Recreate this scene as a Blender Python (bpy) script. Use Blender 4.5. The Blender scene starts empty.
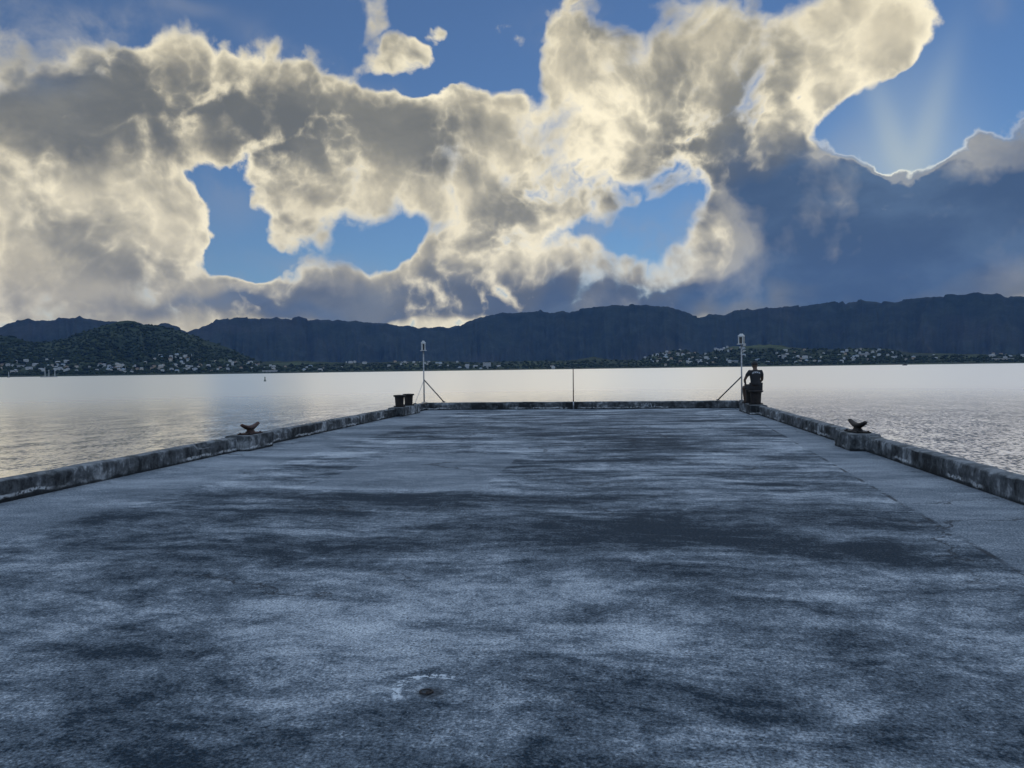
import bpy, bmesh, math, random
import numpy as np
from mathutils import Vector, Matrix

# ------------------------------------------------------------------ camera
scene = bpy.context.scene
COL = scene.collection
FPX = 769.0
CAM = Vector((0.0, 0.0, 1.42))
YAW = math.radians(8.0)          # camera looks 8 degrees left of the pier's axis (+Y)
PITCH = math.radians(-1.12)
ROLL = math.radians(0.78)
fwd0 = Vector((-math.sin(YAW), math.cos(YAW), 0))
right0 = Vector((math.cos(YAW), math.sin(YAW), 0))
up0 = Vector((0, 0, 1))
fwd = (fwd0 * math.cos(PITCH) + up0 * math.sin(PITCH)).normalized()
upp = right0.cross(fwd).normalized()
right = (right0 * math.cos(ROLL) - upp * math.sin(ROLL)).normalized()
upv = right.cross(fwd).normalized()

cam_data = bpy.data.cameras.new('camera')
cam_data.sensor_width = 36.0
cam_data.lens = FPX * 36.0 / 1024.0
cam_data.clip_start = 0.05
cam_data.clip_end = 60000.0
cam = bpy.data.objects.new('camera', cam_data)
COL.objects.link(cam)
cam.matrix_world = Matrix((
    (right.x, upv.x, -fwd.x, CAM.x),
    (right.y, upv.y, -fwd.y, CAM.y),
    (right.z, upv.z, -fwd.z, CAM.z),
    (0, 0, 0, 1)))
scene.camera = cam
scene.render.resolution_x = 1024
scene.render.resolution_y = 768

def px_dir(x, y):
    return (fwd + right * ((x - 512) / FPX) + upv * ((384 - y) / FPX)).normalized()

def px_azel(x, y):
    d = px_dir(x, y)
    return math.atan2(d.x, d.y), math.asin(d.z)

def on_plane(x, y, z=0.0):
    d = px_dir(x, y)
    t = (z - CAM.z) / d.z
    return CAM + d * t

# ------------------------------------------------------------------ light
SUN_AZ, SUN_EL = px_azel(872, 205)
scene.view_settings.view_transform = 'Standard'
scene.view_settings.look = 'None'
scene.view_settings.exposure = 0.0
scene.view_settings.gamma = 1.0
scene.view_settings.use_curve_mapping = False
scene.cycles.use_denoising = True
scene.cycles.max_bounces = 6
scene.cycles.volume_bounces = 1
scene.cycles.caustics_reflective = False
scene.cycles.caustics_refractive = False

sun_d = bpy.data.lights.new('sun', 'SUN')
sun_d.energy = 0.5
sun_d.angle = math.radians(80)
sun_d.color = (1.0, 0.86, 0.66)
sun = bpy.data.objects.new('sun', sun_d)
COL.objects.link(sun)
sdir = Vector((math.sin(SUN_AZ) * math.cos(SUN_EL), math.cos(SUN_AZ) * math.cos(SUN_EL), math.sin(SUN_EL)))
sun.rotation_mode = 'QUATERNION'
sun.rotation_quaternion = sdir.to_track_quat('Z', 'Y')
sun.location = (0, 0, 30)

# ------------------------------------------------------------------ node helper
class NT:
    def __init__(self, tree):
        self.t = tree; tree.nodes.clear()
    def n(self, typ, **kw):
        nd = self.t.nodes.new(typ)
        for k, v in kw.items():
            setattr(nd, k, v)
        return nd
    def put(self, sock, v):
        if v is None: return
        if hasattr(v, 'is_output'):
            self.t.links.new(v, sock)
        else:
            sock.default_value = v
    def m(self, op, a, b=None, c=None, clamp=False):
        nd = self.n('ShaderNodeMath', operation=op, use_clamp=clamp)
        self.put(nd.inputs[0], a); self.put(nd.inputs[1], b); self.put(nd.inputs[2], c)
        return nd.outputs[0]
    def v(self, op, a, b=None, c=None, scale=None):
        nd = self.n('ShaderNodeVectorMath', operation=op)
        self.put(nd.inputs[0], a); self.put(nd.inputs[1], b); self.put(nd.inputs[2], c)
        if scale is not None: self.put(nd.inputs['Scale'], scale)
        return nd.outputs['Value'] if op in ('DOT_PRODUCT', 'LENGTH', 'DISTANCE') else nd.outputs[0]
    def noise(self, vec, scale, detail=4, rough=0.5, dist=0.0, lac=2.0, typ='FBM', color=False):
        nd = self.n('ShaderNodeTexNoise', noise_type=typ)
        self.put(nd.inputs['Vector'], vec); nd.inputs['Scale'].default_value = scale
        nd.inputs['Detail'].default_value = detail; nd.inputs['Roughness'].default_value = rough
        nd.inputs['Distortion'].default_value = dist; nd.inputs['Lacunarity'].default_value = lac
        return nd.outputs['Color' if color else 0]
    def voro(self, vec, scale, detail=0, rough=0.5, feature='F1', smooth=None, out='Distance', rnd=1.0):
        nd = self.n('ShaderNodeTexVoronoi', feature=feature)
        self.put(nd.inputs['Vector'], vec); nd.inputs['Scale'].default_value = scale
        nd.inputs['Detail'].default_value = detail; nd.inputs['Roughness'].default_value = rough
        nd.inputs['Randomness'].default_value = rnd
        if smooth is not None and 'Smoothness' in nd.inputs: nd.inputs['Smoothness'].default_value = smooth
        return nd.outputs[out]
    def ss(self, x, lo, hi, a=0.0, b=1.0, kind='SMOOTHSTEP'):
        nd = self.n('ShaderNodeMapRange', interpolation_type=kind, clamp=True) if kind != 'LINEAR' else self.n('ShaderNodeMapRange', clamp=True)
        self.put(nd.inputs[0], x)
        for i, q in enumerate((lo, hi, a, b)): self.put(nd.inputs[i + 1], q)
        return nd.outputs[0]
    def mix(self, f, a, b, blend='MIX', clamp=True):
        nd = self.n('ShaderNodeMix', data_type='RGBA', blend_type=blend, clamp_factor=clamp)
        self.put(nd.inputs[0], f); self.put(nd.inputs[6], col(a)); self.put(nd.inputs[7], col(b))
        return nd.outputs[2]
    def xyz(self, v):
        nd = self.n('ShaderNodeSeparateXYZ'); self.put(nd.inputs[0], v); return nd.outputs
    def comb(self, x, y, z):
        nd = self.n('ShaderNodeCombineXYZ')
        self.put(nd.inputs[0], x); self.put(nd.inputs[1], y); self.put(nd.inputs[2], z)
        return nd.outputs[0]
    def mapping(self, vec, loc=(0, 0, 0), rot=(0, 0, 0), sc=(1, 1, 1), typ='POINT'):
        nd = self.n('ShaderNodeMapping', vector_type=typ)
        self.put(nd.inputs[0], vec); nd.inputs[1].default_value = loc
        nd.inputs[2].default_value = rot; nd.inputs[3].default_value = sc
        return nd.outputs[0]

def col(c):
    if hasattr(c, 'is_output') or len(c) == 4: return c
    return (c[0], c[1], c[2], 1.0)
def srgb(r, g, b):
    f = lambda u: (u / 255 / 12.92) if u / 255 <= 0.04045 else ((u / 255 + 0.055) / 1.055) ** 2.4
    return (f(r), f(g), f(b), 1.0)

# ------------------------------------------------------------------ sky
world = bpy.data.worlds.new('World'); scene.world = world; world.use_nodes = True
world.cycles.sampling_method = 'MANUAL'; world.cycles.sample_map_resolution = 1024
W = NT(world.node_tree)
wout = W.n('ShaderNodeOutputWorld')
bg = W.n('ShaderNodeBackground')
W.t.links.new(bg.outputs[0], wout.inputs[0])
tc = W.n('ShaderNodeTexCoord').outputs['Generated']
dx, dy, dz = W.xyz(tc)
az = W.m('ARCTAN2', dx, dy)
el = W.m('ARCSINE', dz)
P = W.comb(az, el, 1.0)

def blobs(lst, start=0.0, pnt=None):
    acc = start
    for (x, y, rx, ry, rot, amp) in lst:
        a, e = px_azel(x, y)
        dd = px_dir(x, y)
        k = dd.dot(fwd)                       # pixels are larger angles in the middle of the frame
        cr, sr = math.cos(math.radians(rot)), math.sin(math.radians(rot))
        ax, ay = rx / FPX * k, ry / FPX * k
        pv = pnt or P
        q1 = W.v('DOT_PRODUCT', pv, (cr / ax, sr / ax, -(a * cr + e * sr) / ax))
        q2 = W.v('DOT_PRODUCT', pv, (-sr / ay, cr / ay, (a * sr - e * cr) / ay))
        q = W.m('MULTIPLY_ADD', q1, q1, W.m('MULTIPLY', q2, q2))
        q = W.m('POWER', q, 1.15)
        q = W.m('POWER', 0.5, q)
        acc = W.m('MULTIPLY_ADD', q, amp, acc)
    return acc
# cloud masses by direction: x, y, half-width, half-height, tilt (deg, + = right end up), amount
DENS = [
    (40, 115, 120, 52, 0, 1.0), (120, 85, 75, 35, 0, 0.7), (40, 235, 95, 75, 0, 1.0), (140, 215, 68, 75, 0, 1.0),
    (-60, 200, 90, 120, 0, 0.9), (60, 300, 150, 28, 0, .9), (130, 285, 55, 22, 0, .5), (175, 150, 40, 60, 0, .5),
    (215, 95, 60, 45, 0, .6), (290, 90, 75, 48, -8, .9), (390, 118, 80, 48, -14, 1.0), (300, 150, 75, 45, -20, .8),
    (290, 210, 28, 38, 0, .9), (350, 190, 45, 35, 0, .7), (440, 175, 60, 48, 0, .9), (480, 130, 45, 30, -20, .5),
    (530, 165, 70, 65, 0, 1.0), (600, 190, 45, 60, 0, .7), (505, 215, 42, 26, 20, .9), (470, 245, 50, 25, 10, .6),
    (570, 60, 32, 62, 0, 1.0), (640, 70, 75, 65, 0, 1.0), (690, 130, 70, 62, 0, 1.0), (650, 185, 55, 40, 0, .6),
    (735, 55, 50, 50, 0, .6), (800, 60, 75, 52, 20, 1.0), (875, 40, 50, 36, 10, 1.0), (760, 115, 70, 55, 30, .8),
    (815, 110, 35, 40, 30, .5), (745, 165, 40, 30, 0, .6),
    (720, 240, 42, 30, 0, .9), (760, 265, 70, 40, 0, .8), (830, 225, 75, 55, 0, 1.0), (900, 235, 85, 50, 0, 1.0),
    (985, 215, 50, 66, 0, 1.0), (1040, 230, 60, 55, 0, 1.0), (780, 190, 40, 30, 0, .7), (940, 270, 150, 30, 0, 1.0),
    (330, 282, 78, 30, 5, 1.0), (420, 275, 45, 28, 0, .8), (250, 300, 60, 16, 0, .6), (560, 272, 70, 32, 0, .9), (640, 280, 60, 28, 0, .8),
    (500, 290, 90, 22, 0, .8), (400, 305, 260, 14, 0, .7), (700, 292, 180, 18, 0, .7), (900, 300, 200, 14, 0, .5), (1100, 280, 120, 40, 0, .9),
    (40, 330, 150, 22, 0, .6), (512, 345, 900, 26, 0, .9), (-300, 330, 400, 60, 0, .8), (1300, 330, 300, 80, 0, .8), (440, 165, 60, 30, 0, .3),
    (372, 14, 20, 26, 20, .9), (400, 36, 24, 13, -20, .6), (424, 38, 17, 16, 20, .6), (395, 76, 60, 9, -5, -.5), (270, 40, 30, 10, 0, .2),
    # gaps of blue
    (300, 252, 40, 7, 4, -.30), (175, 285, 26, 16, 0, -.45), (700, 205, 26, 20, 20, -.4), (745, 228, 12, 22, 0, -.5), (560, 232, 50, 8, 8, -.3), (505, 195, 16, 12, 0, -.35), (425, 225, 26, 10, 15, -.35), (150, 148, 12, 10, 0, -.3),
    (230, 215, 20, 46, 14, -.85), (240, 268, 30, 20, 0, -.65), (194, 170, 16, 24, 20, -.6), (165, 302, 12, 12, 0, -.5),
    (392, 240, 30, 12, 6, -.8), (355, 250, 26, 11, 10, -.6), (325, 262, 14, 8, 0, -.3), (655, 222, 32, 15, 10, -.85), (595, 238, 22, 8, 0, -.5), (625, 238, 30, 8, 0, -.3),
    (500, 82, 34, 22, 20, -.7), (535, 95, 12, 16, 0, -.5), (440, 60, 34, 16, 0, -.4), (868, 138, 42, 26, 30, -.8), (925, 125, 60, 34, 10, -.7), (855, 178, 30, 18, 0, .3), (885, 196, 30, 16, 0, .35), (945, 188, 30, 18, 0, .3), (1000, 168, 26, 18, 0, .55),
    (960, 70, 60, 60, 0, -.8), (770, 222, 20, 16, 0, -.5), (300, 20, 100, 24, 0, -.4), (605, 45, 14, 12, 30, -.25), (490, 200, 8, 10, 0, -.3),
]
DARK = [(300, 313, 130, 9, 0, .8), (590, 297, 110, 12, 3, .8), (880, 290, 170, 10, 3, .8), (755, 285, 60, 18, 0, .6),    # thick, shadowed hearts of the clouds
    (50, 115, 95, 42, 0, .95), (130, 100, 60, 26, 0, .5), (95, 240, 55, 30, -20, .45), (60, 305, 130, 14, 0, .3), (150, 270, 50, 18, -10, .4),
    (310, 125, 70, 34, 0, .95), (420, 135, 60, 28, -10, .95), (250, 110, 40, 25, 0, .5), (505, 218, 34, 20, 20, .8), (400, 165, 60, 18, 0, .25),
    (655, 85, 42, 40, 0, .6), (690, 170, 50, 40, -20, .8), (620, 180, 30, 30, 0, .3), (780, 70, 45, 25, 30, .3), (740, 110, 40, 50, 0, .35),
    (330, 288, 62, 22, 0, .75), (445, 285, 55, 20, 0, .7), (575, 285, 75, 20, 0, .65), (700, 250, 26, 18, 0, .3),
    (840, 235, 90, 60, 0, 1.0), (930, 240, 90, 52, 0, 1.0), (1020, 230, 70, 60, 0, 1.0), (790, 195, 40, 40, 0, .5), (900, 285, 150, 22, 0, .5), (330, 306, 110, 10, 0, .5), (560, 300, 90, 12, 0, .5), (60, 322, 120, 8, 0, .3), (640, 300, 40, 10, 0, .3), (900, 305, 170, 9, 0, .5), 
]
BLUE = [(1010, 160, 70, 34, 10, 1.0), (735, 285, 50, 18, 0, .4), (600, 300, 110, 14, 3, .5), (290, 314, 130, 10, 0, .5), (770, 262, 50, 26, 0, .6), (1005, 185, 50, 40, 0, .8), (795, 215, 60, 45, 30, .5), (850, 235, 110, 62, 0, 1.0), (960, 225, 120, 70, 0, 1.0), (340, 285, 90, 30, 0, .45), (570, 285, 120, 24, 0, .4), (30, 40, 90, 40, 0, .6)]
GLOW = [(150, 215, 70, 60, 0, .35), (20, 190, 60, 50, 0, .3), (540, 180, 110, 70, 0, .3), (820, 60, 100, 60, 0, .3), (600, 60, 60, 60, 0, .3), (885, 185, 110, 60, 0, 1.0), (715, 285, 50, 28, 0, .5), (780, 270, 260, 130, 0, .35), (690, 302, 70, 14, 0, .6)]

RAYS = [(888, 128, 62, 11, 107, .26), (930, 126, 66, 12, 74, .26), (907, 130, 60, 46, 90, .30), (880, 180, 70, 40, 0, .4)]
SX = Vector((sdir.x, sdir.y, sdir.z))
warp = W.noise(tc, 7.0, 3, 0.5, color=True)
warp = W.v('SUBTRACT', warp, (0.5, 0.5, 0.5))
Pw = W.v('MULTIPLY_ADD', warp, (0.10, 0.10, 0.0), P)
tcw = W.v('MULTIPLY_ADD', warp, (0.05, 0.05, 0.05), tc)
def puff(vec, det):
    n1 = W.noise(vec, 5.5, det, 0.62)
    b1 = W.m('ABSOLUTE', W.m('SUBTRACT', W.noise(vec, 12.0, 1, 0.5), 0.5))
    b2 = W.m('ABSOLUTE', W.m('SUBTRACT', W.noise(vec, 27.0, 2, 0.55), 0.5))
    s = W.m('MULTIPLY_ADD', n1, 2.9, -1.45 - 0.33)
    s = W.m('MULTIPLY_ADD', b1, 2.3, s)
    return W.m('MULTIPLY_ADD', b2, 1.3, s)
pf = puff(tcw, 9)
# a second look a little nearer the sun gives the lit and the shaded side of each billow
tosun = W.v('SUBTRACT', tuple(SX), tc)
tosun = W.v('NORMALIZE', tosun)
up_s = W.v('NORMALIZE', W.v('ADD', tosun, (0, 0, 1.0)))
tc2 = W.v('MULTIPLY_ADD', up_s, (0.018, 0.018, 0.018), tcw)
pf2 = puff(tc2, 5)
relief = W.m('SUBTRACT', pf, pf2)

# outside the photographed part of the sky: broken cloud low down, clear overhead
adiff = W.m('ABSOLUTE', W.m('SUBTRACT', az, float(-YAW)))
outm = W.ss(adiff, math.radians(42), math.radians(55))
hi = W.ss(el, math.radians(30), math.radians(42))
lowp = W.ss(el, math.radians(8), math.radians(40), 0.62, 0.30)
outside = W.m('MULTIPLY', outm, W.m('SUBTRACT', 1.0, hi))
outside = W.m('MULTIPLY', outside, lowp)
outside = W.m('MULTIPLY_ADD', hi, 0.22, outside)

D = blobs(DENS, outside, Pw)
dens = W.m('ADD', W.m('ADD', W.m('MINIMUM', D, 1.2), -0.47), pf)
dark = W.m('MINIMUM', blobs(DARK, W.m('MULTIPLY', outm, 0.3), Pw), 1.0)
Pv = W.v('MULTIPLY_ADD', warp, (0.20, 0.20, 0.0), P)
blue = W.m('MINIMUM', blobs(BLUE, W.m('MULTIPLY', outm, 0.4), Pv), 1.0)
glow = blobs(GLOW, 0.0)
dens = W.m('MULTIPLY_ADD', W.ss(blue, 0.40, 0.9), 0.40, dens)
edge = W.ss(W.noise(tc, 5.0, 2, 0.5), 0.36, 0.62, 0.18, 0.66)
alpha = W.ss(dens, -0.06, edge)
thick = W.ss(dens, 0.05, 0.80)
soft = W.noise(tcw, 7.0, 5, 0.55)
heart = W.m('MULTIPLY', W.m('ADD', dark, W.m('MULTIPLY_ADD', soft, 1.3, -0.70)), W.ss(dens, 0.0, 0.55))
heart = W.m('ADD', heart, W.ss(dens, 0.02, 0.9, 0.0, 0.30))
lowm = W.ss(el, math.radians(4.0), math.radians(11.0), 0.35, 1.0)
rel = W.m('MULTIPLY', W.m('MULTIPLY', relief, W.ss(blue, 0.3, 0.8, 1.05, 0.6)), W.m('MULTIPLY', lowm, W.m('MULTIPLY', W.ss(dens, 0.0, 0.2), W.ss(dens, 0.35, 0.9, 1.15, 0.60))))
shade = W.ss(W.m('ADD', heart, rel), -0.25, 1.20)
shade = W.m('MAXIMUM', shade, W.m('MULTIPLY', W.ss(blue, 0.35, 0.75, 0, 0.80), W.ss(dens, 0.02, 0.22)), clamp=True)
shade = W.m('MULTIPLY_ADD', W.m('MULTIPLY', W.m('SUBTRACT', soft, 0.5), W.ss(blue, 0.35, 0.75)), 0.9, shade, clamp=True)
litb = W.mix(W.ss(W.m('MULTIPLY_ADD', soft, 0.9, W.m('MULTIPLY', dens, 0.5)), 0.30, 0.95), (1.06, 0.96, 0.70), (0.56, 0.50, 0.36))
lit = W.mix(glow, litb, (1.28, 1.15, 0.84))
core = W.mix(blue, (0.150, 0.158, 0.150), (0.060, 0.104, 0.185))
core = W.mix(W.ss(W.noise(W.v('MULTIPLY', tcw, (1, 1, 1.9)), 5.5, 6, 0.58), 0.38, 0.66), core, W.v('MULTIPLY', core, (1.6, 1.5, 1.35)))
cloud = W.mix(shade, lit, core)
rim = W.m('MULTIPLY', W.m('SUBTRACT', 1.0, W.ss(dens, 0.03, 0.14)), W.ss(glow, 0.5, 1.1))
cloud = W.mix(rim, cloud, (1.7, 1.6, 1.15))

sky = W.n('ShaderNodeTexSky', sky_type='NISHITA')
sky.sun_disc = False
sky.sun_elevation = SUN_EL
sky.sun_rotation = SUN_AZ
sky.air_density = 1.0; sky.dust_density = 0.0; sky.ozone_density = 3.0
skyc = sky.outputs[0]
bluec = W.v('MULTIPLY_ADD', skyc, (0.052, 0.062, 0.078), (0.026, 0.032, 0.046))
rays = blobs(RAYS, 0.0)
bluef = W.mix(rays, bluec, (0.44, 0.52, 0.55))
veil = blobs([(650, 235, 50, 16, 0, .7), (330, 262, 90, 10, 0, .5), (225, 190, 30, 30, 0, .35), (840, 155, 30, 20, 0, .3), (590, 30, 60, 20, 0, .3), (25, 30, 95, 32, 0, .9), (100, 30, 45, 20, 10, .6), (275, 42, 35, 12, -20, .35), (170, 8, 40, 8, 0, .4), (345, 75, 60, 10, -15, .4), (735, 215, 35, 25, 0, .5), (600, 245, 60, 14, 0, .4), (985, 15, 12, 20, 0, .3), (250, 150, 40, 30, 0, .2), (160, 300, 40, 14, 0, .5), (240, 290, 50, 12, 0, .5)], 0.0, Pw)
veil = W.m('MULTIPLY', veil, W.ss(W.noise(tcw, 11.0, 5, 0.6), 0.36, 0.62), clamp=True)
bluef = W.mix(W.m('MULTIPLY', veil, 0.75), bluef, (0.30, 0.335, 0.40))
fin = W.mix(alpha, bluef, cloud)

# unseen rest of the sky: blue and low cloud brightened to light the deck
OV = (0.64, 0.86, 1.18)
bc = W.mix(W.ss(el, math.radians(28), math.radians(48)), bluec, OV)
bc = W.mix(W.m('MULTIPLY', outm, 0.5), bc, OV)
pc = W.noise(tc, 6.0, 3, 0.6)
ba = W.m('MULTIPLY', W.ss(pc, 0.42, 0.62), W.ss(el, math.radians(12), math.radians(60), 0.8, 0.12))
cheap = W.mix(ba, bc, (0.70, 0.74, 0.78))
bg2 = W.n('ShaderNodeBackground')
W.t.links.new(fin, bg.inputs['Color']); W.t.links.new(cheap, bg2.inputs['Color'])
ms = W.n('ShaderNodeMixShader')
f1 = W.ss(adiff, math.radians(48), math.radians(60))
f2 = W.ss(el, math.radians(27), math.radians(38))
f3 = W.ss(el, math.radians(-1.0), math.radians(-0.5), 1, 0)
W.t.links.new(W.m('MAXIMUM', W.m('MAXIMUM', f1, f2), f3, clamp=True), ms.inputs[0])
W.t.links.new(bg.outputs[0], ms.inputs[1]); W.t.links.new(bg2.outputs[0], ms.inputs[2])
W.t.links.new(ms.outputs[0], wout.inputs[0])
WAVE1, WAVE2 = 0.85, 0.30
# x, y, half-sizes, turn, + worn clean / - black growth
DECK_SPOTS = [(-2.2, 5.9, 1.5, .55, 5, -.09), (-4.6, 7.2, 1.0, .8, 0, -.06), (0.1, 7.0, 1.7, .9, -10, -.10), (1.2, 6.3, .9, .3, -14, -.06), (-0.5, 4.9, .7, .35, 0, .05), (-1.5, 3.9, .5, .3, 30, .04),
    (-2.1, 3.15, .35, .5, 10, -.07), (-1.4, 2.6, .5, .16, 0, -.03), (-0.15, 2.55, .3, .18, 0, -.07), (0.15, 4.2, .5, .4, 0, .06), (-2.8, 4.4, .8, .5, 0, .04), (1.5, 4.6, .8, .4, -12, .03), (1.6, 3.4, .5, .3, -25, -.04),
    (1.0, 5.3, .8, .2, -10, -.05), (-0.1, 15.0, 3.0, 5.5, 0, -.05), (-3.9, 18.5, 1.5, 4.5, 0, -.04), (1.6, 12.0, .9, 1.0, 0, .04), (-4.5, 12.6, .8, 1.8, 0, .05), (-2.9, 8.35, 2.6, .28, 0, -.10), (-3.0, 13.8, 1.6, 1.0, 0, .05), (-3.2, 2.7, .6, .3, 0, -.03)]
HAZE_D = 1.5e-5
WROUGH = 0.30
# ================================================================== tools
def M_new(name):
    m = bpy.data.materials.new(name); m.use_nodes = True
    t = NT(m.node_tree)
    out = t.n('ShaderNodeOutputMaterial'); bs = t.n('ShaderNodeBsdfPrincipled')
    t.t.links.new(bs.outputs[0], out.inputs[0])
    return m, t, bs

def bump(t, bs, h, dist=0.01, strength=1.0):
    b = t.n('ShaderNodeBump'); b.inputs['Strength'].default_value = strength
    b.inputs['Distance'].default_value = dist
    t.put(b.inputs['Height'], h); t.t.links.new(b.outputs[0], bs.inputs['Normal'])

def simple_mat(name, c1, c2, scale=8.0, rough=0.7, metal=0.0, bd=0.002, lo=0.35, hi=0.65, detail=6, spec=0.4):
    m, t, bs = M_new(name)
    g = t.n('ShaderNodeTexCoord').outputs['Object']
    n = t.noise(g, scale, detail, 0.6)
    f = t.ss(n, lo, hi)
    t.put(bs.inputs['Base Color'], t.mix(f, c1, c2))
    bs.inputs['Roughness'].default_value = rough; bs.inputs['Metallic'].default_value = metal
    bs.inputs['Specular IOR Level'].default_value = spec
    if bd: bump(t, bs, t.noise(g, scale * 3, 5, 0.6), bd)
    return m

def link(name, me, mat=None, parent=None, loc=None, smooth=None):
    o = bpy.data.objects.new(name, me); COL.objects.link(o)
    if mat is not None and not me.materials:
        for mm in (mat if isinstance(mat, (list, tuple)) else [mat]): me.materials.append(mm)
    if parent is not None: o.parent = parent
    if loc is not None: o.location = loc
    if smooth is not None:
        me.polygons.foreach_set('use_smooth', [smooth] * len(me.polygons))
    return o
def from_bm(name, bm, mat, parent=None, loc=None, smooth=False):
    me = bpy.data.meshes.new(name); bm.normal_update(); bm.to_mesh(me); bm.free()
    return link(name, me, mat, parent, loc, smooth)
def empty(name, loc=(0, 0, 0), rz=0.0):
    o = bpy.data.objects.new(name, None); o.empty_display_size = 0.2
    COL.objects.link(o); o.location = loc; o.rotation_euler = (0, 0, rz); return o
def tag(o, label=None, cat=None, group=None, kind=None):
    if label: o['label'] = label
    if cat: o['category'] = cat
    if group: o['group'] = group
    if kind: o['kind'] = kind
    return o

def bm_box(bm, x0, x1, y0, y1, z0, z1, bev=0.0):
    r = bmesh.ops.create_cube(bm, size=1.0)
    for v in r['verts']:
        v.co = Vector(((x0 + x1) / 2 + v.co.x * (x1 - x0), (y0 + y1) / 2 + v.co.y * (y1 - y0), (z0 + z1) / 2 + v.co.z * (z1 - z0)))
    if bev:
        es = list({e for v in r['verts'] for e in v.link_edges})
        bmesh.ops.bevel(bm, geom=es, offset=bev, segments=2, affect='EDGES')
    return bm
def bm_tube(bm, a, b, ra, rb=None, seg=12, caps=True):
    a, b = Vector(a), Vector(b); rb = ra if rb is None else rb
    d = b - a; q = d.to_track_quat('Z', 'Y').to_matrix().to_4x4()
    mt = Matrix.Translation((a + b) / 2) @ q
    bmesh.ops.create_cone(bm, cap_ends=caps, segments=seg, radius1=ra, radius2=rb, depth=d.length, matrix=mt)
    return bm
def bm_lathe(bm, prof, seg=28, cx=0, cy=0):
    rings = []
    for r, z in prof:
        rings.append([bm.verts.new((cx + r * math.cos(2 * math.pi * i / seg), cy + r * math.sin(2 * math.pi * i / seg), z)) for i in range(seg)])
    for a, b in zip(rings[:-1], rings[1:]):
        for i in range(seg):
            bm.faces.new((a[i], a[(i + 1) % seg], b[(i + 1) % seg], b[i]))
    bm.faces.new(list(reversed(rings[0]))); bm.faces.new(rings[-1])
    return bm

# value noise on numpy arrays
def _hash(ix, iy, s):
    h = (ix.astype(np.int64) * 374761393 + iy.astype(np.int64) * 668265263 + s * 1442695041) & 0xFFFFFFFF
    h = ((h ^ (h >> 13)) * 1274126177) & 0xFFFFFFFF
    return ((h ^ (h >> 16)) & 0xFFFFFF) / float(0xFFFFFF)
def vnoise(x, y, s=0):
    x, y = np.broadcast_arrays(np.asarray(x, float), np.asarray(y, float))
    ix, iy = np.floor(x), np.floor(y); fx, fy = x - ix, y - iy
    fx = fx * fx * (3 - 2 * fx); fy = fy * fy * (3 - 2 * fy)
    a = _hash(ix, iy, s); b = _hash(ix + 1, iy, s); c = _hash(ix, iy + 1, s); d = _hash(ix + 1, iy + 1, s)
    return (a * (1 - fx) + b * fx) * (1 - fy) + (c * (1 - fx) + d * fx) * fy
def fbm(x, y, o=5, s=0, g=0.5):
    t = 0; a = 1; n = 0
    for k in range(o):
        t = t + a * vnoise(np.asarray(x) * 2 ** k + 17.3 * k, np.asarray(y) * 2 ** k + 9.1 * k, s + k); n += a; a *= g
    return t / n
def ridged(x, y, o=4, s=0):
    t = 0; a = 1; n = 0
    for k in range(o):
        t = t + a * (1 - np.abs(2 * vnoise(np.asarray(x) * 2 ** k + 5.1 * k, np.asarray(y) * 2 ** k, s + k) - 1)); n += a; a *= 0.5
    return t / n

# ================================================================== water
ZW = -1.8
m, t, bs = M_new('sea_water')
g = t.n('ShaderNodeTexCoord').outputs['Object']
gp = t.mapping(g, rot=(0, 0, math.radians(-35)), sc=(1.0, 0.55, 1.0))
a1 = t.noise(gp, 6.5, 4, 0.62, color=True)
a2 = t.noise(gp, 0.6, 3, 0.55, color=True)
a3 = t.noise(g, 0.02, 3, 0.6)
s1 = t.v('SCALE', t.v('SUBTRACT', a1, (0.5, 0.5, 0.5)), scale=t.ss(t.m('MULTIPLY_ADD', t.xyz(g)[0], 0.004, a3), 0.3, 0.7, WAVE1 * 0.5, WAVE1 * 1.5))
s2 = t.v('SCALE', t.v('SUBTRACT', a2, (0.5, 0.5, 0.5)), scale=WAVE2)
s = t.v('ADD', s1, s2)
# steep ripples merge into an evenly rough sheet farther out
fd = t.m('DIVIDE', 1.0, t.m('MULTIPLY_ADD', t.v('LENGTH', g), 0.045, 0.55))
s = t.v('MULTIPLY', t.v('SCALE', s, scale=fd), (1.0, 1.0, 0.0))
nn = t.v('NORMALIZE', t.v('ADD', s, (0, 0, 1.0)))
t.put(bs.inputs['Normal'], nn)
bs.inputs['Base Color'].default_value = (0.93, 0.875, 0.76, 1)
bs.inputs['Metallic'].default_value = 0.88   # metallic and warm tint put in to brighten and warm the sky's reflection
rr0 = t.v('LENGTH', g)
t.put(bs.inputs['Roughness'], t.ss(rr0, 15.0, 140.0, 0.12, WROUGH))
bs.inputs['IOR'].default_value = 1.9
water_mat = m
me = bpy.data.meshes.new('water')
R = 16000.0; N = 96
vs = [(0, 0, 0)]
for r in (40.0, 400.0, R):
    vs += [(r * math.cos(2 * math.pi * i / N), r * math.sin(2 * math.pi * i / N), 0) for i in range(N)]
fs = [(0, 1 + i, 1 + (i + 1) % N) for i in range(N)]
for k in range(2):
    for i in range(N):
        a, b = 1 + k * N + i, 1 + k * N + (i + 1) % N
        fs.append((a, a + N, b + N, b))
me.from_pydata(vs, [], fs)
tag(link('water', me, water_mat, loc=(0, 0, ZW)), 'calm rippled sea water of the bay', kind='structure')

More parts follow.
